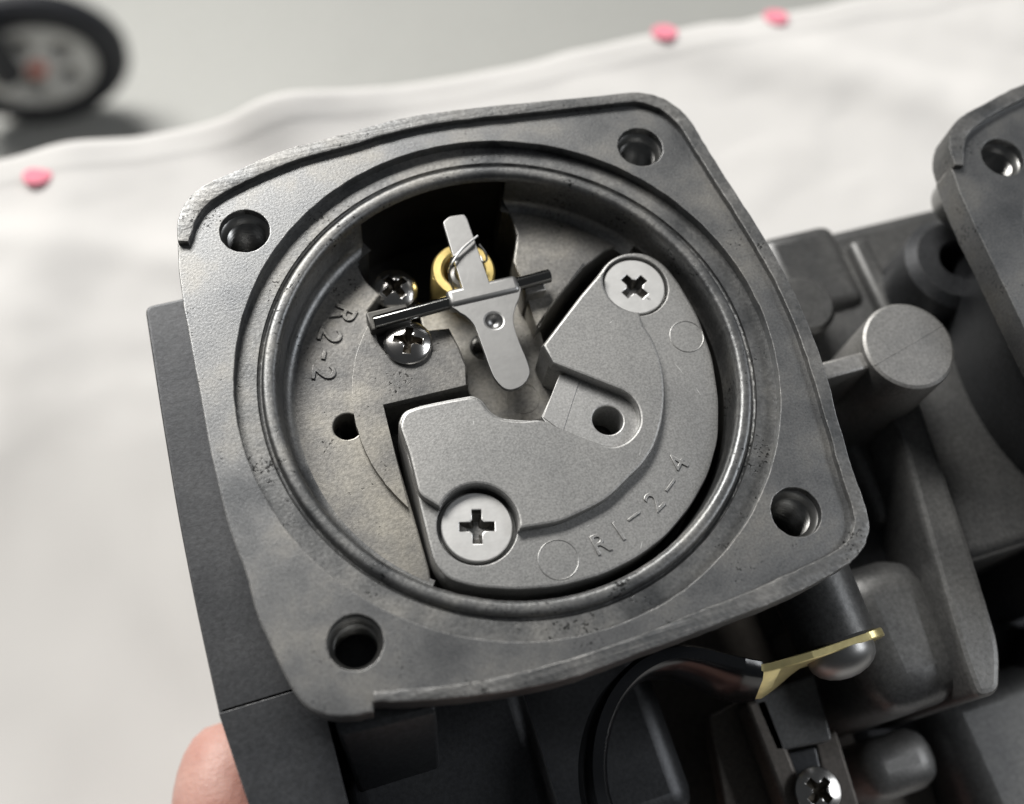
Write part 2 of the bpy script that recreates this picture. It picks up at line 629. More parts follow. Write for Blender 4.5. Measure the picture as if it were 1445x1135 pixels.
# ------------------------------------------------------------------ carburettor
carb = root('carburetor', (0, 0, -60), 'open-topped cast carburetor with its whole float chamber, cover plate and float valve in view', 'carburetor', 'carburetors of the bank')

# --- gasket flange
left_edge = PP([(250, 342), (254, 400), (268, 480), (283, 560), (298, 640), (322, 740), (346, 806), (360, 858), (378, 903), (400, 948), (418, 980), (438, 1000), (466, 1010), (500, 1010), (527, 1005)], 0)
lip_outer = PP([(527, 990), (575, 990), (640, 985), (740, 972), (820, 952), (920, 915), (1000, 885), (1060, 862), (1120, 838), (1185, 803), (1212, 782), (1226, 755), (1224, 722), (1207, 672), (1186, 602), (1164, 520), (1138, 450), (1110, 390), (1076, 331), (1032, 262), (996, 205), (976, 172), (955, 150), (930, 136), (900, 130), (850, 134), (760, 143), (640, 155), (560, 168), (480, 190), (400, 212), (345, 235), (300, 255), (274, 271), (258, 291), (250, 315), (250, 340)], 1)
lip_outer = smooth(lip_outer, 5, False)
left_s = smooth(left_edge, 4, False)
# flange outline runs just inside the lip's outer face so the two never share a plane
outer = orient(left_s + [p for p in inset(orient(left_s + lip_outer, True), 0.05)[len(left_s):]] if area2(left_s + lip_outer) > 0 else left_s + lip_outer, True)
HOLES = [(-30, 30), (30, 30), (30, -30), (-30, -30)]
fl_v = slab(outer, 0.0, -5.0, [circle((0, 0), 37.3, 160)] + [circle(h, 3.45, 48) for h in HOLES], 0.25, 0.12, jit=0.10)
flange = make('flange', *fl_v, 'flange', carb)
flange['label'] = 'stained grey gasket flange with four threaded corner holes'

# --- raised lip round three sides
lip_in_px = PP([(526, 977), (575, 973), (620, 969), (700, 957), (800, 931), (900, 897), (985, 863), (1060, 834), (1120, 806), (1170, 782), (1192, 766), (1203, 742), (1200, 715), (1184, 668), (1165, 600), (1142, 522), (1118, 455), (1090, 395), (1056, 335), (1012, 265), (979, 213), (958, 180), (937, 160), (918, 151), (895, 146), (850, 150), (760, 160), (640, 173), (565, 187), (485, 210), (405, 233), (350, 257), (312, 277), (291, 292), (278, 312), (271, 332), (266, 343)], 0.6)
lip_in = smooth(lip_in_px, 5, False)
lip_poly = lip_outer + list(reversed(lip_in))
lipv = slab(lip_poly, 1.0, -4.6, [], 0.22, jit=0.14, zf=lambda x, y: 0.05 * noise.noise((x * .8, y * .8, 0)))
make('raised_lip', *lipv, 'lip', flange)

# --- threaded holes with their bosses
def thread_tube(c, zt, depth, r0, rb, bottom=True):
    prof = [(rb, -4.9), (rb, -depth - 1), (0.3, -depth - 1), (0.3, -depth), (2.75, -depth)]
    z = -depth
    while z < zt - 2.5:
        prof += [(2.72, z), (3.18, z + 0.36), (3.18, z + 0.42), (2.72, z + 0.78)]
        z += 0.82
    prof += [(2.75, z), (r0 - 0.3, zt - 1.55), (r0 + 0.02, zt - 1.3), (r0 + 0.02, zt - 0.3)]
    return lathe(prof, c, 48, (False, False))


for h in HOLES:
    make('screw_boss', *thread_tube(h, 0, 13, 3.45, 5.2), 'boss', carb)

def ang(px, z):
    x, y = P(*px, z)
    return math.degrees(math.atan2(y, x))


# --- float chamber ring: step, seal land, groove, bead and wall
FLZ = -8.0
prof = [(37.32, -0.35), (37.3, -1.0), (37.28, -1.6), (35.6, -1.6), (34.5, -1.6), (34.4, -2.05), (34.2, -2.2), (33.95, -2.2), (33.82, -1.6), (33.68, -1.3), (33.45, -1.12), (33.1, -1.08), (32.5, -1.08), (32.15, -1.2), (31.85, -1.6), (31.7, -2.4), (31.62, -4.5), (31.52, -6.0)] + [(29.9 + 1.6 * math.cos(k * math.pi / 20), -6.4 - 1.6 * math.sin(k * math.pi / 20)) for k in range(11)] + [(29.4, -8.02)]
jit = [0, 0, 0, 0, 0, .015, .03, .03, .02, .02, .02, .02, .03, .05, .05, .04, .05, .03] + [0] * 12
POCK0, POCK1 = ang((612, 822), FLZ) % 360, ang((909, 334), FLZ) + 360
V, Fc = lathe(prof, n=840, jit=jit)
OPEN0, OPEN1 = math.radians(ang((708, 262), FLZ)), math.radians(ang((497, 330), FLZ))
def in_open(f):
    a_mid = (min(i % 840 for i in f) + 0.5) * 2 * math.pi / 840
    r_in = prof[max(f) // 840][0]
    deg = math.degrees(a_mid)
    if r_in < 31.3 and (deg > POCK0 or deg < POCK1 - 360):
        return True
    ext = max(0.0, 31.5 - r_in) / 2.1 * 0.085
    return max(prof[i // 840][1] for i in f) < -2.3 and OPEN0 - ext * .6 < a_mid < OPEN1 + ext
Fc = [f for f in Fc if not in_open(f)]
make('chamber_wall', V, Fc, 'bore', carb, angle=40, flat=False)
aa = [math.radians(POCK0 - 2 + (POCK1 - POCK0 + 4) * i / 80) for i in range(81)]
V = [(31.56 * math.cos(t), 31.56 * math.sin(t), z_) for z_ in (-6.2, -22.0) for t in aa]
make('pocket_wall', V, [(i, i + 1, 82 + i, 81 + i) for i in range(80)], 'pit_shade', carb)  # dark tone stands in for shade in the gap beside the cover

# --- chamber floor (left shelf and right shelf)
def bore_arc(a0, a1, n=40, r=30.3):
    return arc((0, 0), r, math.radians(a0), math.radians(a1), n)


PIT_L = smooth(PP([(497, 331), (500, 352), (505, 374), (516, 396), (537, 416)], FLZ), 4, False)
LSH_IN = PP([(520, 438), (524, 462), (560, 470), (600, 466), (634, 463), (648, 490), (659, 517), (661, 543), (600, 556), (539, 570), (560, 645), (583, 722), (606, 803)], FLZ)
aL0 = ang((497, 330), FLZ)
aL1 = ang((612, 822), FLZ)
# pick the angles so the arc runs anticlockwise through 180 degrees
if aL1 < 0: aL1 += 360
left_shelf = orient(bore_arc(aL0, aL1, 60) + list(reversed(LSH_IN)) + list(reversed(PIT_L)), True)
dr = P(490, 602, FLZ)
floor_l = make('chamber_shelf', *slab(left_shelf, FLZ, -21.5, [circle(dr, 1.95, 32)], 0.3, 0.2, jit=0.05), 'floor_in', carb)
make('drain_bore', *lathe([(1.97, FLZ - 0.4), (1.97, -20), (0.05, -20)], dr, 32), 'pit_shade', carb)
DC, DR = (1.7, -0.45), 23.75
# raised inner disc on the left shelf
def on_disc(px):
    x, y = P(*px, FLZ + 0.6)
    return math.degrees(math.atan2(y - DC[1], x - DC[0]))


a0 = on_disc((516, 462)); a1 = on_disc((578, 716))
if a1 < a0: a1 += 360
pad_l = arc(DC, DR, math.radians(a0), math.radians(a1), 40) + PP([(560, 650), (541, 573), (600, 559), (658, 545), (656, 517), (645, 492)], FLZ + 0.6) + PP([(590, 503), (565, 511), (545, 502), (533, 485), (529, 464)], FLZ + 0.6)
make('raised_pad', *slab(pad_l, FLZ + 1.0, FLZ - 0.5, [], 0.05, jit=0.10), 'floor_in', floor_l)
# right shelf
RSH = PP([(708, 262), (711, 282), (722, 310), (729, 332), (727, 350), (724, 368), (735, 395), (745, 430), (758, 462), (757, 466), (775, 437), (800, 405), (824, 377), (852, 356), (880, 345), (909, 334)], FLZ)
aR0 = ang((909, 334), FLZ); aR1 = ang((708, 262), FLZ)
right_shelf = orient(RSH + bore_arc(aR0, aR1, 30), True)
floor_r = make('chamber_shelf', *slab(right_shelf, FLZ, -21.5, [], 0.3, jit=0.05), 'floor_in', carb)
b0 = on_disc((822, 374)); b1 = on_disc((731, 346))
pad_r = arc(DC, DR, math.radians(b0), math.radians(b1), 20) + PP([(729, 352), (727, 368), (737, 395), (747, 430), (757, 460), (775, 433), (800, 402)], FLZ + 0.3)
make('raised_pad', *slab(orient(pad_r), FLZ + 0.3, FLZ - 0.5, [], 0.04, jit=0.05), 'floor_in', floor_r)
# pocket floor below the cover and the needle well
PKZ = -12.2
well_in = PP([(512, 396), (535, 428), (590, 440), (640, 438), (730, 405), (728, 348)], PKZ)
thr = P(683, 490, PKZ)
O0, O1 = math.degrees(OPEN0), math.degrees(OPEN1)
pocket = bore_arc(O1, O0 + 360, 80, 31.7) + list(reversed(well_in))
make('pocket_floor', *slab(pocket, -21.0, -23.0, [], 0.0), 'pit_shade', carb)  # sunk deep and toned dark to put shade into the cover gap
trough = PP([(590, 436), (640, 434), (730, 401), (750, 430), (764, 470), (772, 500), (790, 530), (768, 592), (735, 600), (700, 598), (672, 575), (655, 545), (640, 500), (600, 478)], PKZ)
make('trough_floor', *slab(trough, PKZ, -22.0, [circle(thr, 2.0, 32)], 0.3, 0.3, jit=0.05), 'floor_in', carb)
tm = P(738, 562, PKZ)
make('ejector_mark', *lathe([(2.3, PKZ - .1), (2.32, PKZ + .06), (2.45, PKZ + .06), (2.5, PKZ - .1)], tm, 40), 'floor_in', carb)
wl = orient(well_in + bore_arc(O0 - 1, O1 + 1, 24, 36.0), True)
n_ = len(wl)
V = [(x, y, PKZ - .9 if math.hypot(x, y) < 30 else -2.3) for x, y in wl] + [(x, y, -26) for x, y in wl]
make('needle_well', V, [(i, (i + 1) % n_, n_ + (i + 1) % n_, n_ + i) for i in range(n_)] + [tuple(range(n_, 2 * n_))], 'pit_shade', carb)
V, Fc = lathe([(2.02, PKZ - .3)] + [q for k in range(9) for q in ((1.7, PKZ - .6 - k * .6), (2.0, PKZ - .9 - k * .6))] + [(0.05, -18.6)], thr, 32)
make('threaded_jet_hole', V, Fc, 'chrome', carb)
# outside of the chamber and body below
V, Fc = lathe([(38.6, -4.6), (38.4, -20), (37.6, -28), (35, -34), (33, -60), (0.1, -60)], (0, 0), 96)
make('chamber_body', V, Fc, 'body', carb)

# --- lettering on the shelf
lt = letters([('R', P(484, 443, FLZ), DC), ('2', P(464, 474, FLZ), DC), ('-', P(461, 503, FLZ), DC), ('2', P(455, 527, FLZ), DC)], 4.7, FLZ + 0.07, 0.24, -0.02)
make('cast_lettering', *lt, 'floor_in', floor_l)

# --- cover plate
CZ1, CZ2 = -4.3, -2.9
cov_px = [(845, 386), (858, 368), (880, 357), (908, 356), (935, 370), (957, 397), (985, 445), (1006, 505), (1015, 565), (1014, 620), (1000, 670), (975, 715), (940, 757), (900, 787), (850, 812), (790, 828), (730, 833), (670, 829), (632, 818), (612, 795)]
cov_left = [(600, 748), (584, 682), (568, 622), (561, 598)]
cov_top = [(569, 580), (592, 572), (630, 564), (668, 557), (681, 564), (692, 580), (706, 589), (735, 592), (764, 588), (777, 560), (789, 529), (774, 512), (764, 489), (788, 457), (818, 418)]
slot_px = [(762, 591), (785, 601), (820, 616), (850, 627), (868, 629), (888, 620), (902, 600), (901, 577), (890, 559), (876, 550), (845, 538), (812, 525), (780, 512)]
slot_mm = PP(slot_px, CZ2)
cov = rounded(PP(cov_top[-1:] + cov_px + cov_left + cov_top[:8] + [(764, 592)], CZ1), 1.6, 4)[5:-5]
i_s = inset(orient(slot_mm), -0.12)
i_s = i_s if math.dist(i_s[0], slot_mm[0]) < math.dist(i_s[-1], slot_mm[0]) else list(reversed(i_s))
cov += PP([(764, 592)], CZ1) + i_s[1:-1] + PP([(775, 512), (764, 489), (788, 457), (818, 418)], CZ1)
SC1 = P(673, 744, CZ1 - .5); SC2 = P(895, 406, CZ1 - .5)
SH = P(857.6, 593, CZ1 - .5)
low = slab(cov, CZ1, -21.2, [circle(SC1, 5.35, 64), circle(SC2, 4.95, 64)], 0.4, 0.15)
# recess floors under the screws, sleeve of the hole
rec = join(slab(circle(SC1, 5.6, 48), CZ1 - 2.2, CZ1 - 3, [], 0), slab(circle(SC2, 5.2, 48), CZ1 - 2.2, CZ1 - 3, [], 0))
padp = PP([(764, 588), (777, 560), (789, 529)], CZ1 - .5) + list(reversed(inset(orient(slot_mm), -0.5) if area2(slot_mm) > 0 else list(reversed(inset(orient(slot_mm), -0.5)))))[1:-1]
padv = slab(padp, CZ1 - .5, PKZ + 0.1, [circle(SH, 2.15, 40)], 0.12, 0.25)
hol = lathe([(2.17, CZ1 - .8), (2.17, PKZ - 1), (0.05, PKZ - 1)], SH, 40)
# plateau outline at CZ2
z = CZ2
def arc_px(c, r, p0, p1, n=14, ccw=True):
    a = math.atan2(p0[1] - c[1], p0[0] - c[0]); b_ = math.atan2(p1[1] - c[1], p1[0] - c[0])
    if ccw and b_ < a: b_ += 2 * math.pi
    if not ccw and b_ > a: b_ -= 2 * math.pi
    return arc(c, r, a, b_, n)


stepA = smooth(PP([(905, 455), (922, 480), (934, 516), (938, 554), (934, 595), (923, 630), (907, 655), (890, 672), (856, 704), (812, 727), (783, 738), (728, 747)], z), 4, False)
stepA = stepA[:-1]
rA = arc_px(SC1, 5.38, P(728, 748, z), P(617, 715, z), 20, ccw=True)
lft = PP([(591, 698), (577, 640), (563, 600), (571, 581), (592, 573.5), (630, 565.5), (667, 559), (680, 566), (690, 581), (706, 591), (735, 594), (762, 591)], z)
slotb = PP([(785, 601), (820, 616), (850, 627)], z)
slote = smooth(PP([(850, 627), (868, 629), (888, 620), (902, 600), (901, 577), (890, 559), (876, 550)], z), 4, False)
slott = PP([(845, 538), (812, 525), (780, 512), (766, 487), (790, 455), (820, 416), (843, 389)], z)
rB = arc_px(SC2, 4.98, P(850, 384, z), P(903, 452, z), 24, ccw=True)
stepA = stepA[1:]
plat = stepA + rA + rounded([P(617, 715, z)] + lft + [slotb[0]], 0.8, 3)[4:-4] + slotb + slote[1:] + slott + rB
# drop near-duplicates
pl2 = []
for p in plat:
    if not pl2 or math.hypot(p[0] - pl2[-1][0], p[1] - pl2[-1][1]) > 0.12:
        pl2.append(p)
platv = slab(pl2, CZ2, CZ1 - 0.6, [], 0.4)
cover = make('cover_plate', *join(low, rec), 'cover', carb)
cover['label'] = 'pale satin cast plate held by two cross-head screws'
make('plateau', *platv, 'cover', cover)
make('slot_pad', *padv, 'pad', cover)
make('hole_sleeve', *hol, 'pit_shade', cover)
# slot pad edge step
padq = PP([(789.5, 529), (818, 536), (794, 610), (766, 589)], CZ1 - .5)
make('slot_ledge', *slab(rounded(padq, 0.15), CZ1 - 0.38, CZ1 - .9, [], 0.06), 'pad', cover)
# ejector marks
for c_, r_ in (((788, 790), 2.72), ((969, 475), 2.5)):
    cc = P(*c_, CZ1)
    make('ejector_mark', *lathe([(r_ - .12, CZ1 - .1), (r_ - .1, CZ1 + .05), (r_ - 0.03, CZ1 + .09), (r_ + .04, CZ1 + .05), (r_ + .1, CZ1 - .1)], cc, 48), 'cover', cover)
lt = letters([('R', P(847, 769, CZ1), DC), ('1', P(874, 751, CZ1), DC), ('\u2013', P(893, 727, CZ1), DC), ('2', P(924, 709, CZ1), DC), ('\u2013', P(944, 684, CZ1), DC), ('4', P(958, 655, CZ1), DC)], 4.0, CZ1 + 0.05, 0.2, -0.035)
make('cast_lettering', *lt, 'cover', cover)
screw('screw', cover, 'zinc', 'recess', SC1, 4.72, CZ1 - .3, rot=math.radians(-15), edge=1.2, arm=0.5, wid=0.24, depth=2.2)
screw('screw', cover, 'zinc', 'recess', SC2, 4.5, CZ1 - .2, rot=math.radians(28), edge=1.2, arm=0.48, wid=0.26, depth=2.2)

# bright nicks on the cover
nk = []
for (x, y, l, a_) in ((958, 520, 2.2, 1.9), (862, 455, 0.9, .5), (985, 552, 1.4, 1.75), (915, 420, .7, 2.4), (903, 640, .8, 1.0), (668, 596, 1.0, 1.4), (905, 770, 1.3, 1.0), (830, 742, .6, .3)):
    zc = CZ1 if (x, y) not in ((862, 455), (668, 596), (903, 640)) else CZ2
    q0 = Vector(P(x, y, zc)); d_ = Vector((math.cos(a_), math.sin(a_))) * l / 2; w_ = Vector((-d_.y, d_.x)).normalized() * .05
    nk.append(slab([tuple(q0 - d_), tuple(q0 + w_), tuple(q0 + d_), tuple(q0 - w_)], zc + .02, zc - .1, [], 0))
make('nicks', *join(*nk), 'zinc', cover)['kind'] = 'stuff'

# --- float valve parts
PZ = -5.2
pA = P(527, 456, PZ); pB = P(776, 389, PZ)
pinv = tube([(pA[0], pA[1], PZ), (pA[0] + .12, pA[1], PZ), ((pA[0] + pB[0]) / 2, (pA[1] + pB[1]) / 2, PZ), (pB[0] - .12, pB[1], PZ), (pB[0], pB[1], PZ)], [0.88, 1.02, 1.02, 1.02, 0.88], 24)
make('pivot_pin', *pinv, 'pin', carb)
# posts that carry the pin
q = P(545, 447, PZ)
post1 = rbox(q[0] - 2.6, q[0] + 3.4, q[1] - 1.5, q[1] + 1.5, -13, PZ - 0.2, 0.25, 2)
make('pin_post', *post1, 'pit_shade', carb)
q = P(752, 398, PZ)
make('pin_post', *rbox(q[0] - 1.5, q[0] + 1.7, q[1] - 1.6, q[1] + 1.6, -13, PZ - 0.4, 0.25, 2), 'floor_in', carb)
# chrome pan-head screws
s1 = P(557, 404, -9.4); s2 = P(576, 481, -6.0)
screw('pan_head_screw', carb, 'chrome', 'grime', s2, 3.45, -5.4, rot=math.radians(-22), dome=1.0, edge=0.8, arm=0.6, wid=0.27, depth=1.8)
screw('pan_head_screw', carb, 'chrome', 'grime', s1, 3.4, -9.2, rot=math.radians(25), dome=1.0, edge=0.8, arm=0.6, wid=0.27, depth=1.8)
make('screw_pillar', *lathe([(3.4, -11.0), (3.4, -20), (0.1, -20)], s1, 32), 'pit_shade', carb)
# brass seat with the needle in it
sc = P(654, 381, -7.8)
make('brass_valve_seat', *lathe([(4.75, -24), (4.75, -8.3), (4.45, -7.8), (3.4, -7.8), (3.0, -8.2), (2.9, -16), (0.1, -16)], sc, 64), 'brass', carb)
make('valve_needle', *lathe([(0.1, -7.2), (1.1, -7.2), (1.35, -7.6), (1.35, -9), (1.9, -9.3), (1.9, -15.5), (0.1, -15.8)], sc, 32), 'steel', carb)
# tang: bar, sleeve round the pin, tongue with a dimple
bar = PP([(625, 315), (634, 307), (655, 304), (659, 310), (690, 398), (692, 408), (655, 416), (652, 407)], -4.2)
tng = make('float_tang', *slab(rounded(bar, 0.35), -3.9, -4.7, [], 0.12), 'steel', carb)
a_ = P(631, 427, PZ); b_ = P(731, 404, PZ)
d_ = Vector((b_[0] - a_[0], b_[1] - a_[1], 0)); ln = d_.length
sl = xform(rbox(0, ln, -1.45, 1.45, -1.4, 1.3, 0.75, 4), Matrix.Translation((a_[0], a_[1], PZ)) @ Matrix.Rotation(math.atan2(d_.y, d_.x), 4, 'Z'))
make('rolled_sleeve', *sl, 'steel', tng)
ton = smooth(PP([(642, 428), (646, 440), (658, 448), (669, 460), (676, 478), (684, 500), (693, 525), (700, 538), (711, 549), (723, 551), (738, 544), (747, 529), (744, 512), (735, 490), (727, 468), (724, 450), (728, 432), (733, 418), (726, 405)], -4.6), 4)
dm = P(697, 454, -4.6)
tongue = make('tongue', *slab(ton, -4.3, -4.95, [circle(dm, 1.15, 32)], 0.09, 0.4), 'steel', tng)
make('dimple', *lathe([(1.2, -4.7), (0.95, -5.2), (0.55, -5.5), (0.05, -5.6)], dm, 24), 'steel', tng)
# wire clip
def p3(x, y, z): a, b = P(x, y, z); return (a, b, z)


wire = smooth([p3(674, 333, -3.4), p3(660, 345, -3.3), p3(646, 358, -3.4), p3(638, 366, -3.9), p3(634, 385, -6.0), p3(640, 402, -8.0), p3(652, 405, -8.5), p3(664, 398, -8.0)], 6, False)
make('wire_clip', *tube(wire, 0.17, 8), 'steel', tng)
wire = smooth([p3(668, 338, -3.1), p3(652, 352, -3.2), p3(637, 374, -3.5), p3(634, 392, -5.5), p3(640, 408, -7.5)], 6, False)
make('wire_clip', *tube(wire, 0.17, 8), 'steel', tng)
wire = smooth([p3(676, 345, -4.8), p3(684, 356, -5.2), p3(687, 366, -6), p3(682, 370, -6.5), p3(678, 362, -6.8)], 6, False)
make('wire_clip', *tube(wire, 0.17, 8), 'steel', tng)

# --- intake housing along the left side
hx = [(-46.4, 28.6), (-47.4, 12), (-48.2, -4), (-48.5, -18), (-48.5, -31.6), (-24, -31.6), (-24, 28.6)]
make('intake_housing', *slab(rounded(hx, [1.2, 5, 5, 5, .2, .2, .2], 5), -12.0, -42, [], 0.5), 'body', carb)
hx = [(-48.5, -31.4), (-47.3, -44), (-45.2, -58), (-42, -70), (-39, -74), (-36, -74), (-35.5, -31.4)]
make('intake_housing', *slab(rounded(hx, [.2, 4, 4, 3, 1, .2, .2], 5), -11.85, -42.2, [], 0.12), 'body', carb)
make('lower_housing', *rbox(-36, -8, -72, -20, -50, -24, 3, 3), 'body', carb)
# boss under the lower left corner
A = P(477, 1038, -9); B = P(618, 1004, -9); Cq = P(508, 1124, -25); D = P(622, 1088, -25)
make('housing_boss', *rbox(0, 0, 0, 0, 0, 0, 0.7, 3, top4=[(*A, -9), (*B, -9), (B[0], B[1] + 22, -9), (A[0], A[1] + 22, -9)],
     bot4=[(*Cq, -25), (*D, -25), (D[0], D[1] + 22, -25), (Cq[0], Cq[1] + 22, -25)]), 'body', carb)
make('base_plate', *rbox(-22, 58, -68, -8, -64, -57, 1, 2), 'body_brown', carb)
make('mixing_body', *rbox(-22, 14, -62, -8, -60, -36, 4, 4), 'body', carb)

# --- round post and web at the right
pc = P(1283, 487, -8)
V, Fc = lathe([(0.05, -8.0), (6.7, -8.0), (7.15, -8.25), (7.3, -8.8), (7.6, -46), (0.1, -46)], pc, 64)
post = make('round_post', V, Fc, 'post', carb)
dirv = Vector((0.97, 0.24)) * 6.9
nv = Vector((-dirv.y, dirv.x)).normalized() * 0.09
c0 = Vector(pc)
par = [tuple(c0 - dirv - nv), tuple(c0 + dirv - nv), tuple(c0 + dirv + nv), tuple(c0 - dirv + nv)]
make('parting_line', *slab(par, -7.94, -8.3, [], 0.05), 'post', post)
w0 = P(1180, 520, -9)
make('web', *rbox(w0[0] - 6, pc[0] - 4, w0[1] - 1.3, w0[1] + 1.6, -24, -9, 0.5, 2), 'post', carb)

# --- bridge housing between the two carburettors
make('rear_housing', *rbox(57, 100, -30, 24, -78, -31, 2.5, 4), 'body_lite', carb)
make('rear_shoulder', *rbox(57.5, 72.5, 8, 25.2, -70, -29.5, 2.5, 4), 'body_lite', carb)
make('rear_rib', *rbox(73, 77, -6, 20, -60, -28.5, 1.2, 3), 'body_lite', carb)
V, Fc = lathe([(0.05, -23), (4.6, -23), (5.4, -23.8), (6, -60)], (57, 8), 40)
make('rear_stud', V, Fc, 'body_lite', carb)
make('bridge_housing', *rbox(41.5, 57.5, -58.5, -35.5, -90, -23.5, 5.5, 6), 'body_lite', carb)
make('bridge_base', *rbox(41, 66, -40, -8, -88, -35, 2, 3), 'body', carb)
make('bridge_step', *rbox(62, 100, -40.3, 0, -88, -24.8, 2, 4), 'body_lite', carb)
rib = [(60.7, -12), (60.6, -19), (56.4, -41), (54.2, -54), (53.8, -59.5), (57.5, -59.8), (60.8, -54), (63.4, -39.2), (66.6, -15), (66.6, -11)]
make('bridge_rib', *slab(rounded(rib, [1, 3, 3, 3, 1.5, 3, 4, 4, 2, 1], 6), -20.0, -62, [], 1.1), 'body_lite', carb)

# --- clamp screw boss, strap, black sleeve
bx_, by_, bz_ = 36.2, -46.5, -18.5
rx = Matrix.Translation((bx_, by_, bz_)) @ Matrix.Rotation(math.radians(90), 4, 'X')     # lathe axis -> -y
make('clamp_boss', *xform(lathe([(0.1, 0), (5.6, 0), (5.9, -0.4), (6.3, -22), (0.1, -22)], (0, 0), 48), rx), 'body_lite', carb)
def lean(x):
    return 2.6 * max(0, min(1, (31 - x) / 7, (x - 8) / 10))


path = [(43.0, -46.8), (38, -46.95), (32, -47.05), (27, -47.0), (23.5, -46.7), (20.8, -45.8)]
path = smooth(path, 14, False)
wd = []
for x, y in path:
    t = max(0, min(1, (43.0 - x) / 4.0)); h = 5.0 * math.sqrt(max(0.05, 1 - (1 - t) ** 2))
    s = max(0, min(1, (30 - x) / 7))
    h = h * (1 - s) + 4.2 * s
    wd.append((bz_ - h, bz_ + 0.0 + h))
V, Fc = ribbon(path, wd, 1.2, 0.22)
V = [(x, y - lean(x) * (bz_ + 4.2 - z_) / 8.4, z_) for x, y, z_ in V]
strap = make('clamp_strap', V, Fc, 'strap', carb)
strap['label'] = 'yellow metal clamp strap with chipped edge'
path = [(23.0, -46.5), (20.5, -45.6), (18, -44.2), (15, -42.4), (12, -41.3), (8.5, -41.2), (5, -42.2), (1.5, -44.4), (-1.4, -47.7), (-3.4, -51.6), (-4.4, -56), (-4, -61), (-1.5, -66), (3, -69.5), (9, -70.5), (14, -68.5), (17, -66)]
path = smooth(path, 9, False)
L_ = len(path)
wd = [(bz_ - 4.8 * min(1, .85 + i / 60), bz_ + 4.8 * min(1, .85 + i / 60)) for i in range(L_)]
V, Fc = ribbon(path, wd, 2.6, 0.8)
V = [(x, y - lean(x) * (bz_ + 4.2 - z_) / 8.4, z_) for x, y, z_ in V]
make('black_sleeve', V, Fc, 'rubber', strap, angle=50)
hm = Matrix.Translation((bx_, -47.4, bz_)) @ Matrix.Rotation(math.radians(90), 4, 'X')
make('round_head_screw', *xform(lathe([(0.05, 3.9), (1.5, 3.75), (2.9, 3.3), (4.0, 2.6), (4.7, 1.7), (4.95, 0.8), (5.0, 0.0), (0.1, -0.3)], (0, 0), 48), hm), 'steel', carb)

# --- throttle levers and small hardware under the clamp
def px_slab(pts, z1, z0, mat, name, r=0.6, bev=0.4):
    return make(name, *slab(rounded(PP(pts, z1), r), z1, z0, [], bev), mat, carb)


px_slab([(1000, 1010), (1050, 985), (1075, 1060), (1105, 1165), (1030, 1175)], -42, -46, 'body_brown', 'lever_plate')
px_slab([(1062, 985), (1150, 950), (1175, 1045), (1095, 1062)], -36, -48, 'body_lite', 'lever_block')
px_slab([(1097, 1066), (1152, 1053), (1160, 1090), (1190, 1170), (1125, 1175)], -38, -52, 'body', 'lever_block')
px_slab([(1150, 1045), (1180, 1030), (1225, 1175), (1180, 1180)], -40, -46, 'body_brown', 'lever_plate')
px_slab([(1175, 1025), (1290, 1000), (1330, 1170), (1215, 1180)], -58, -64, 'body_brown', 'shaft_plate')
screw('stop_screw', carb, 'chrome', 'grime', P(1157, 1116, -34), 3.6, -34, rot=math.radians(30), dome=0.7, edge=0.8, arm=0.6, wid=0.3, depth=1.6)
q0 = P(1272, 1072, -46)
make('shaft_nut', *rbox(q0[0] - 7, q0[0] + 7, q0[1] - 5.5, q0[1] + 4.5, -62, -46, 4.0, 6), 'post', carb)
q0 = P(1400, 1060, -48)
make('link_housing', *rbox(q0[0] - 7, q0[0] + 22, q0[1] - 18, q0[1] + 12, -80, -48, 5, 5), 'body_lite', carb)
q0 = P(1385, 1000, -60)
make('link_rod', *tube([(q0[0] - 12, q0[1] - 14, -52), (q0[0] + 14, q0[1] + 10, -52)], 3.0, 16), 'body', carb)

make('cable_lever', *rbox(26, 30, -66, -49, -56, -36, .8, 3), 'body_brown', carb)
make('bank_rail', *rbox(48, 150, -66, -36, -88, -56, 4, 4), 'body', carb)

# ------------------------------------------------------------------ second carburettor of the bank
OFF = (115.8, -15.5)
carb2 = root('carburetor', (OFF[0], OFF[1], -90), 'neighbouring cast carburetor joined to the open one by the grey bridge housing', 'carburetor', 'carburetors of the bank')
shift = Vector((0, 0, (90 - 60) * MM))


def clone(o, parent, lift):
    c = o.copy(); COL.objects.link(c); c.parent = parent
    c.location = shift if lift else (0, 0, 0)
    ROOTB[c.name] = ROOTB[parent.name]
    for ch in [k for k in bpy.data.objects if k.parent == o]:
        clone(ch, c, False)
    return c


copied = {'flange', 'screw_boss', 'chamber_wall', 'chamber_shelf', 'pocket_floor', 'needle_well', 'chamber_body', 'cover_plate', 'pivot_pin', 'brass_valve_seat', 'float_tang', 'pan_head_screw', 'drain_bore', 'pin_post'}
for o in [k for k in bpy.data.objects if k.parent == carb]:
    if o.name.split('.')[0] in copied:
        clone(o, carb2, True)
ox, oy = OFF
make('lower_body', *rbox(ox - 36, ox + 36, oy - 34, oy + 33, -90, -26, 6, 4), 'body', carb2)
for px_, z_, r_ in (((1352, 366), -18, 8.6), ((1438, 512), -20, 7.0)):
    q0 = P(*px_, z_)
    V, Fc = lathe([(3.0, z_ - 8), (3.0, z_ - .4), (3.5, z_), (r_ - 1.5, z_), (r_, z_ - 1.5), (r_ + .8, -60), (0.1, -60), (.1, z_ - 8), (3.0, z_ - 8)], q0, 40)
    make('hollow_boss', V, Fc, 'body', carb2)

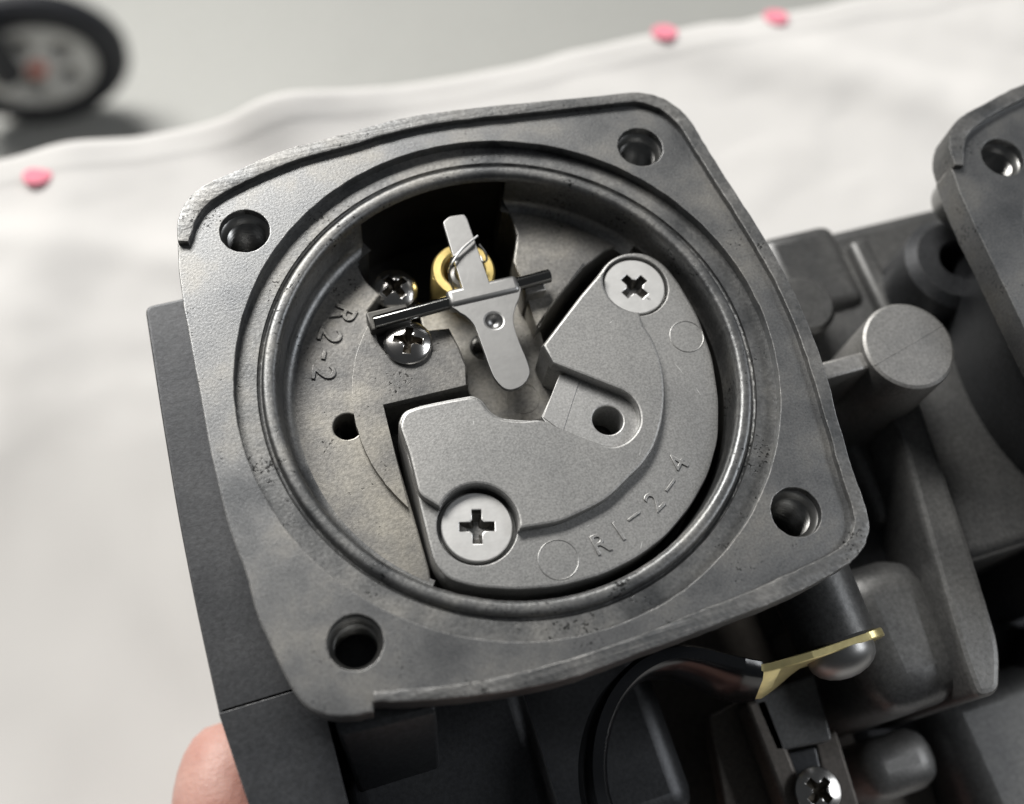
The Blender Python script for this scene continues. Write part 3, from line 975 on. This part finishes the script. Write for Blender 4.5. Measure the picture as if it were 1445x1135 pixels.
# ------------------------------------------------------------------ table and cloth
EDGE = 119.0
tb = root('table', (60, -130, -840), 'plain board table hidden below the white cloth', 'table')
make('table_top', *rbox(-420, 540, -480, EDGE - 2.5, TABLE - 28, TABLE - 1.6, 2, 2), 'wood', tb)
for x in (-390, 510):
    for y in (-450, EDGE - 32):
        make('leg', *rbox(x - 22, x + 22, y - 22, y + 22, -840, TABLE - 28, 2, 2), 'wood', tb)
nx, ny = 400, 200
xs = np.linspace(-430, 550, nx)
ys = np.concatenate([np.linspace(-490, 40, 70), np.linspace(44, EDGE - 3, 100), np.zeros(30)])
V = []; Fc = []


def fold(x, y):
    h = 0.9 * abs(noise.noise((x * .012 + 3, y * .02, 1))) + 0.5 * noise.noise((x * .03, y * .03, 4))
    # soft creases running diagonally
    for (a, b, c, s, wdt) in ((0.8, 0.6, 60, 2.2, 9), (0.35, 0.94, 62, 1.6, 7), (0.9, -0.43, -105, 2.4, 10), (0.95, 0.3, -58, 1.8, 8), (0.55, 0.83, 150, 2.0, 9)):
        d = a * x + b * y - c + 10 * noise.noise((x * .01, y * .01, a * 7))
        h += 1.0 * s * math.exp(-(d / wdt) ** 2)
    bump = 5.5 * math.exp(-((x + 8) / 16) ** 2 - ((y - EDGE + 1) / 10) ** 2)
    h += 0.9 * noise.noise((x * .05 + y * .02, y * .05 - x * .02, 8)) + 0.35 * noise.noise((x * .13, y * .11, 2))
    return max(0.0, h) + bump


for j in range(ny):
    for i in range(nx):
        x = xs[i]
        ed = EDGE + 1.6 * noise.noise((x * .02, 2, 7)) + 0.8 * noise.noise((x * .07, 5, 2))
        if j < 170:
            y = ys[j] if ys[j] < 40 else 40 + (ys[j] - 40) * (ed - 3 - 40) / (EDGE - 3 - 40)
            z = TABLE + fold(x, y) * min(1, 1.0)
            hem = ed - y
            if hem < 9: z += 0.3 * (1 - max(0, (hem - 8)))
        else:
            t = (j - 169) / 30.0
            s = t * 40
            if s < 5:
                a = s / 5 * math.pi / 2
                y = ed - 3 + 3.2 * math.sin(a); z = TABLE - 3.2 * (1 - math.cos(a)) + fold(x, ed - 3) * (1 - t) + 0.5
            else:
                y = ed + 0.2 + 2.2 * math.sin(x * .06) * t; z = TABLE - 3.2 - (s - 5) + 0.5 + fold(x, ed - 3) * (1 - t)
        V.append((x, y, z))
for j in range(ny - 1):
    for i in range(nx - 1):
        Fc.append((j * nx + i, j * nx + i + 1, (j + 1) * nx + i + 1, (j + 1) * nx + i))
cloth = make('tablecloth', V, Fc, 'cloth', None, (60, -130, TABLE), 180)
tag(cloth, 'rumpled white cotton cloth with pink dots along its hem', 'tablecloth')
sd = cloth.modifiers.new('thick', 'SOLIDIFY'); sd.thickness = 0.0005; sd.offset = -1
# pink dots worked into the hem
for px_ in ((53, 247), (937, 45), (1097, 18)):
    x, y = P(*px_, TABLE + 2)
    zt = TABLE + fold(x, min(y, EDGE - 3)) + 0.5
    V, Fc = lathe([(0.05, 0.35), (1.6, 0.33), (2.6, 0.25), (3.3, 0.0), (3.2, -1.0), (0.1, -1.0)], (0, 0), 24)
    tl = Matrix.Translation((x, min(y, EDGE - 1.2), zt)) @ Matrix.Rotation(math.radians(-18), 4, 'X')
    make('pink_dot', *xform((V, Fc), tl), 'pink', cloth)

# ------------------------------------------------------------------ wheel on the floor
WR = 85.0
wc = P(50, 86, -840 + WR)
wh = root('cart_wheel', (wc[0], wc[1], -840), 'black tyred cart wheel with pale spoked rim standing on the grey floor', 'wheel')
yaw = math.radians(-2)
wm = Matrix.Translation((wc[0], wc[1], -840 + WR)) @ Matrix.Rotation(yaw, 4, 'Z') @ Matrix.Rotation(math.radians(91), 4, 'X')   # axis towards the table
wm = wm @ Matrix.Scale(0.91, 4)
tyre = make('tyre', *xform(lathe([(60, -10), (60, 8), (63, 12), (72, 14), (82, 13), (89, 9), (93, 3), (93, -6), (89, -11), (82, -14), (70, -14), (60, -10)], (0, 0), 72), wm), 'tyre', wh)
holes5 = [circle((33 * math.cos(2 * math.pi * k / 5 + 0.6), 33 * math.sin(2 * math.pi * k / 5 + 0.6)), 13.5, 24) for k in range(5)]
make('rim', *xform(slab(circle((0, 0), 60.5, 64), 10, -10, holes5, 3, 2), wm), 'rim', wh)
make('backing_disc', *xform(slab(circle((0, 0), 58, 48), -12, -16, [], 1), wm), 'tyre', wh)
make('hub_cap', *xform(lathe([(0.1, 17), (6, 16.5), (9, 14), (10, 9.5), (0.1, 9)], (0, 0), 32), wm), 'red', wh)
fork = [(wc[0] - 22, wc[1] - 28, -840 + WR + 20), (wc[0] - 34, wc[1] - 30, -840 + WR + 100), (wc[0] - 60, wc[1] - 20, -840 + WR + 200), (wc[0] - 110, wc[1] + 10, -840 + WR + 330)]
make('frame_leg', *tube(smooth(fork, 6, False), 15, 16), 'tyre', wh)
make('axle', *xform(lathe([(0.1, -60), (6, -60), (6, 9), (0.1, 9)], (0, 0), 16), wm), 'tyre', wh)

# ------------------------------------------------------------------ hand under the housing
def skin_mesh(verts, edges, radii, rootv, levels=2):
    me = bpy.data.meshes.new('hand')
    me.from_pydata([((x) * MM, (y) * MM, (z) * MM) for x, y, z in verts], edges, [])
    ob = bpy.data.objects.new('hand_tmp', me)
    COL.objects.link(ob)
    md = ob.modifiers.new('skin', 'SKIN')
    md.use_smooth_shade = True
    for i, r_ in enumerate(radii):
        sv = me.skin_vertices[0].data[i]
        sv.radius = (r_ * MM, r_ * MM)
        sv.use_root = (i == rootv)
    sb = ob.modifiers.new('sub', 'SUBSURF'); sb.levels = levels; sb.render_levels = levels
    dg = bpy.context.evaluated_depsgraph_get()
    out = bpy.data.meshes.new_from_object(ob.evaluated_get(dg))
    bpy.data.objects.remove(ob)
    return out


HB = (-30, -120, TABLE)
hv = []; he = []; hr = []


def chain(pts, rs, start=None):
    prev = start
    for p, r_ in zip(pts, rs):
        hv.append(p); hr.append(r_)
        i = len(hv) - 1
        if prev is not None:
            he.append((prev, i))
        prev = i
    return prev


pz = -72
chain([(-20, -230, pz - 2)], [24]); chain([(-18, -175, pz)], [22], 0)          # forearm, wrist
chain([(-14, -138, pz)], [21], 1)                                              # palm heart
kn = []
for (x, y) in ((-33, -104), (-14, -98), (5, -99), (23, -106)):
    chain([((x - 14) / 2, -122, pz)], [11.5], 2)
    chain([(x, y, pz)], [10.5], len(hv) - 1)
    kn.append(len(hv) - 1)
for k, (x, y, l) in zip(kn, ((-33, -104, 1.0), (-14, -98, 1.1), (5, -99, 1.03), (23, -106, 0.85))):
    chain([(x - 1, y + 24 * l, pz - 3), (x, y + 44 * l, pz - 2), (x + 1, y + 60 * l, pz), (x + 1, y + 70 * l, pz + 2)], [9, 8.3, 7.8, 6.5], k)
chain([(-38, -120, pz + 2), (-53, -88, pz + 6), (-57.5, -56, pz + 13), (-55, -36, pz + 16), (-50, -25, pz + 16)], [13, 11.5, 10.0, 9.0, 7.2], 2)
hm_ = skin_mesh([(x - HB[0], y - HB[1], z - HB[2]) for x, y, z in hv], he, hr, 2)
hm_.materials.clear(); hm_.materials.append(M['skin'])
hand = bpy.data.objects.new('person', hm_)
COL.objects.link(hand)
hand.location = (HB[0] * MM, HB[1] * MM, (HB[2] + LIFT) * MM)
tag(hand, 'bare hand holding the carburetor from below with its thumb beside the dark housing', 'hand')
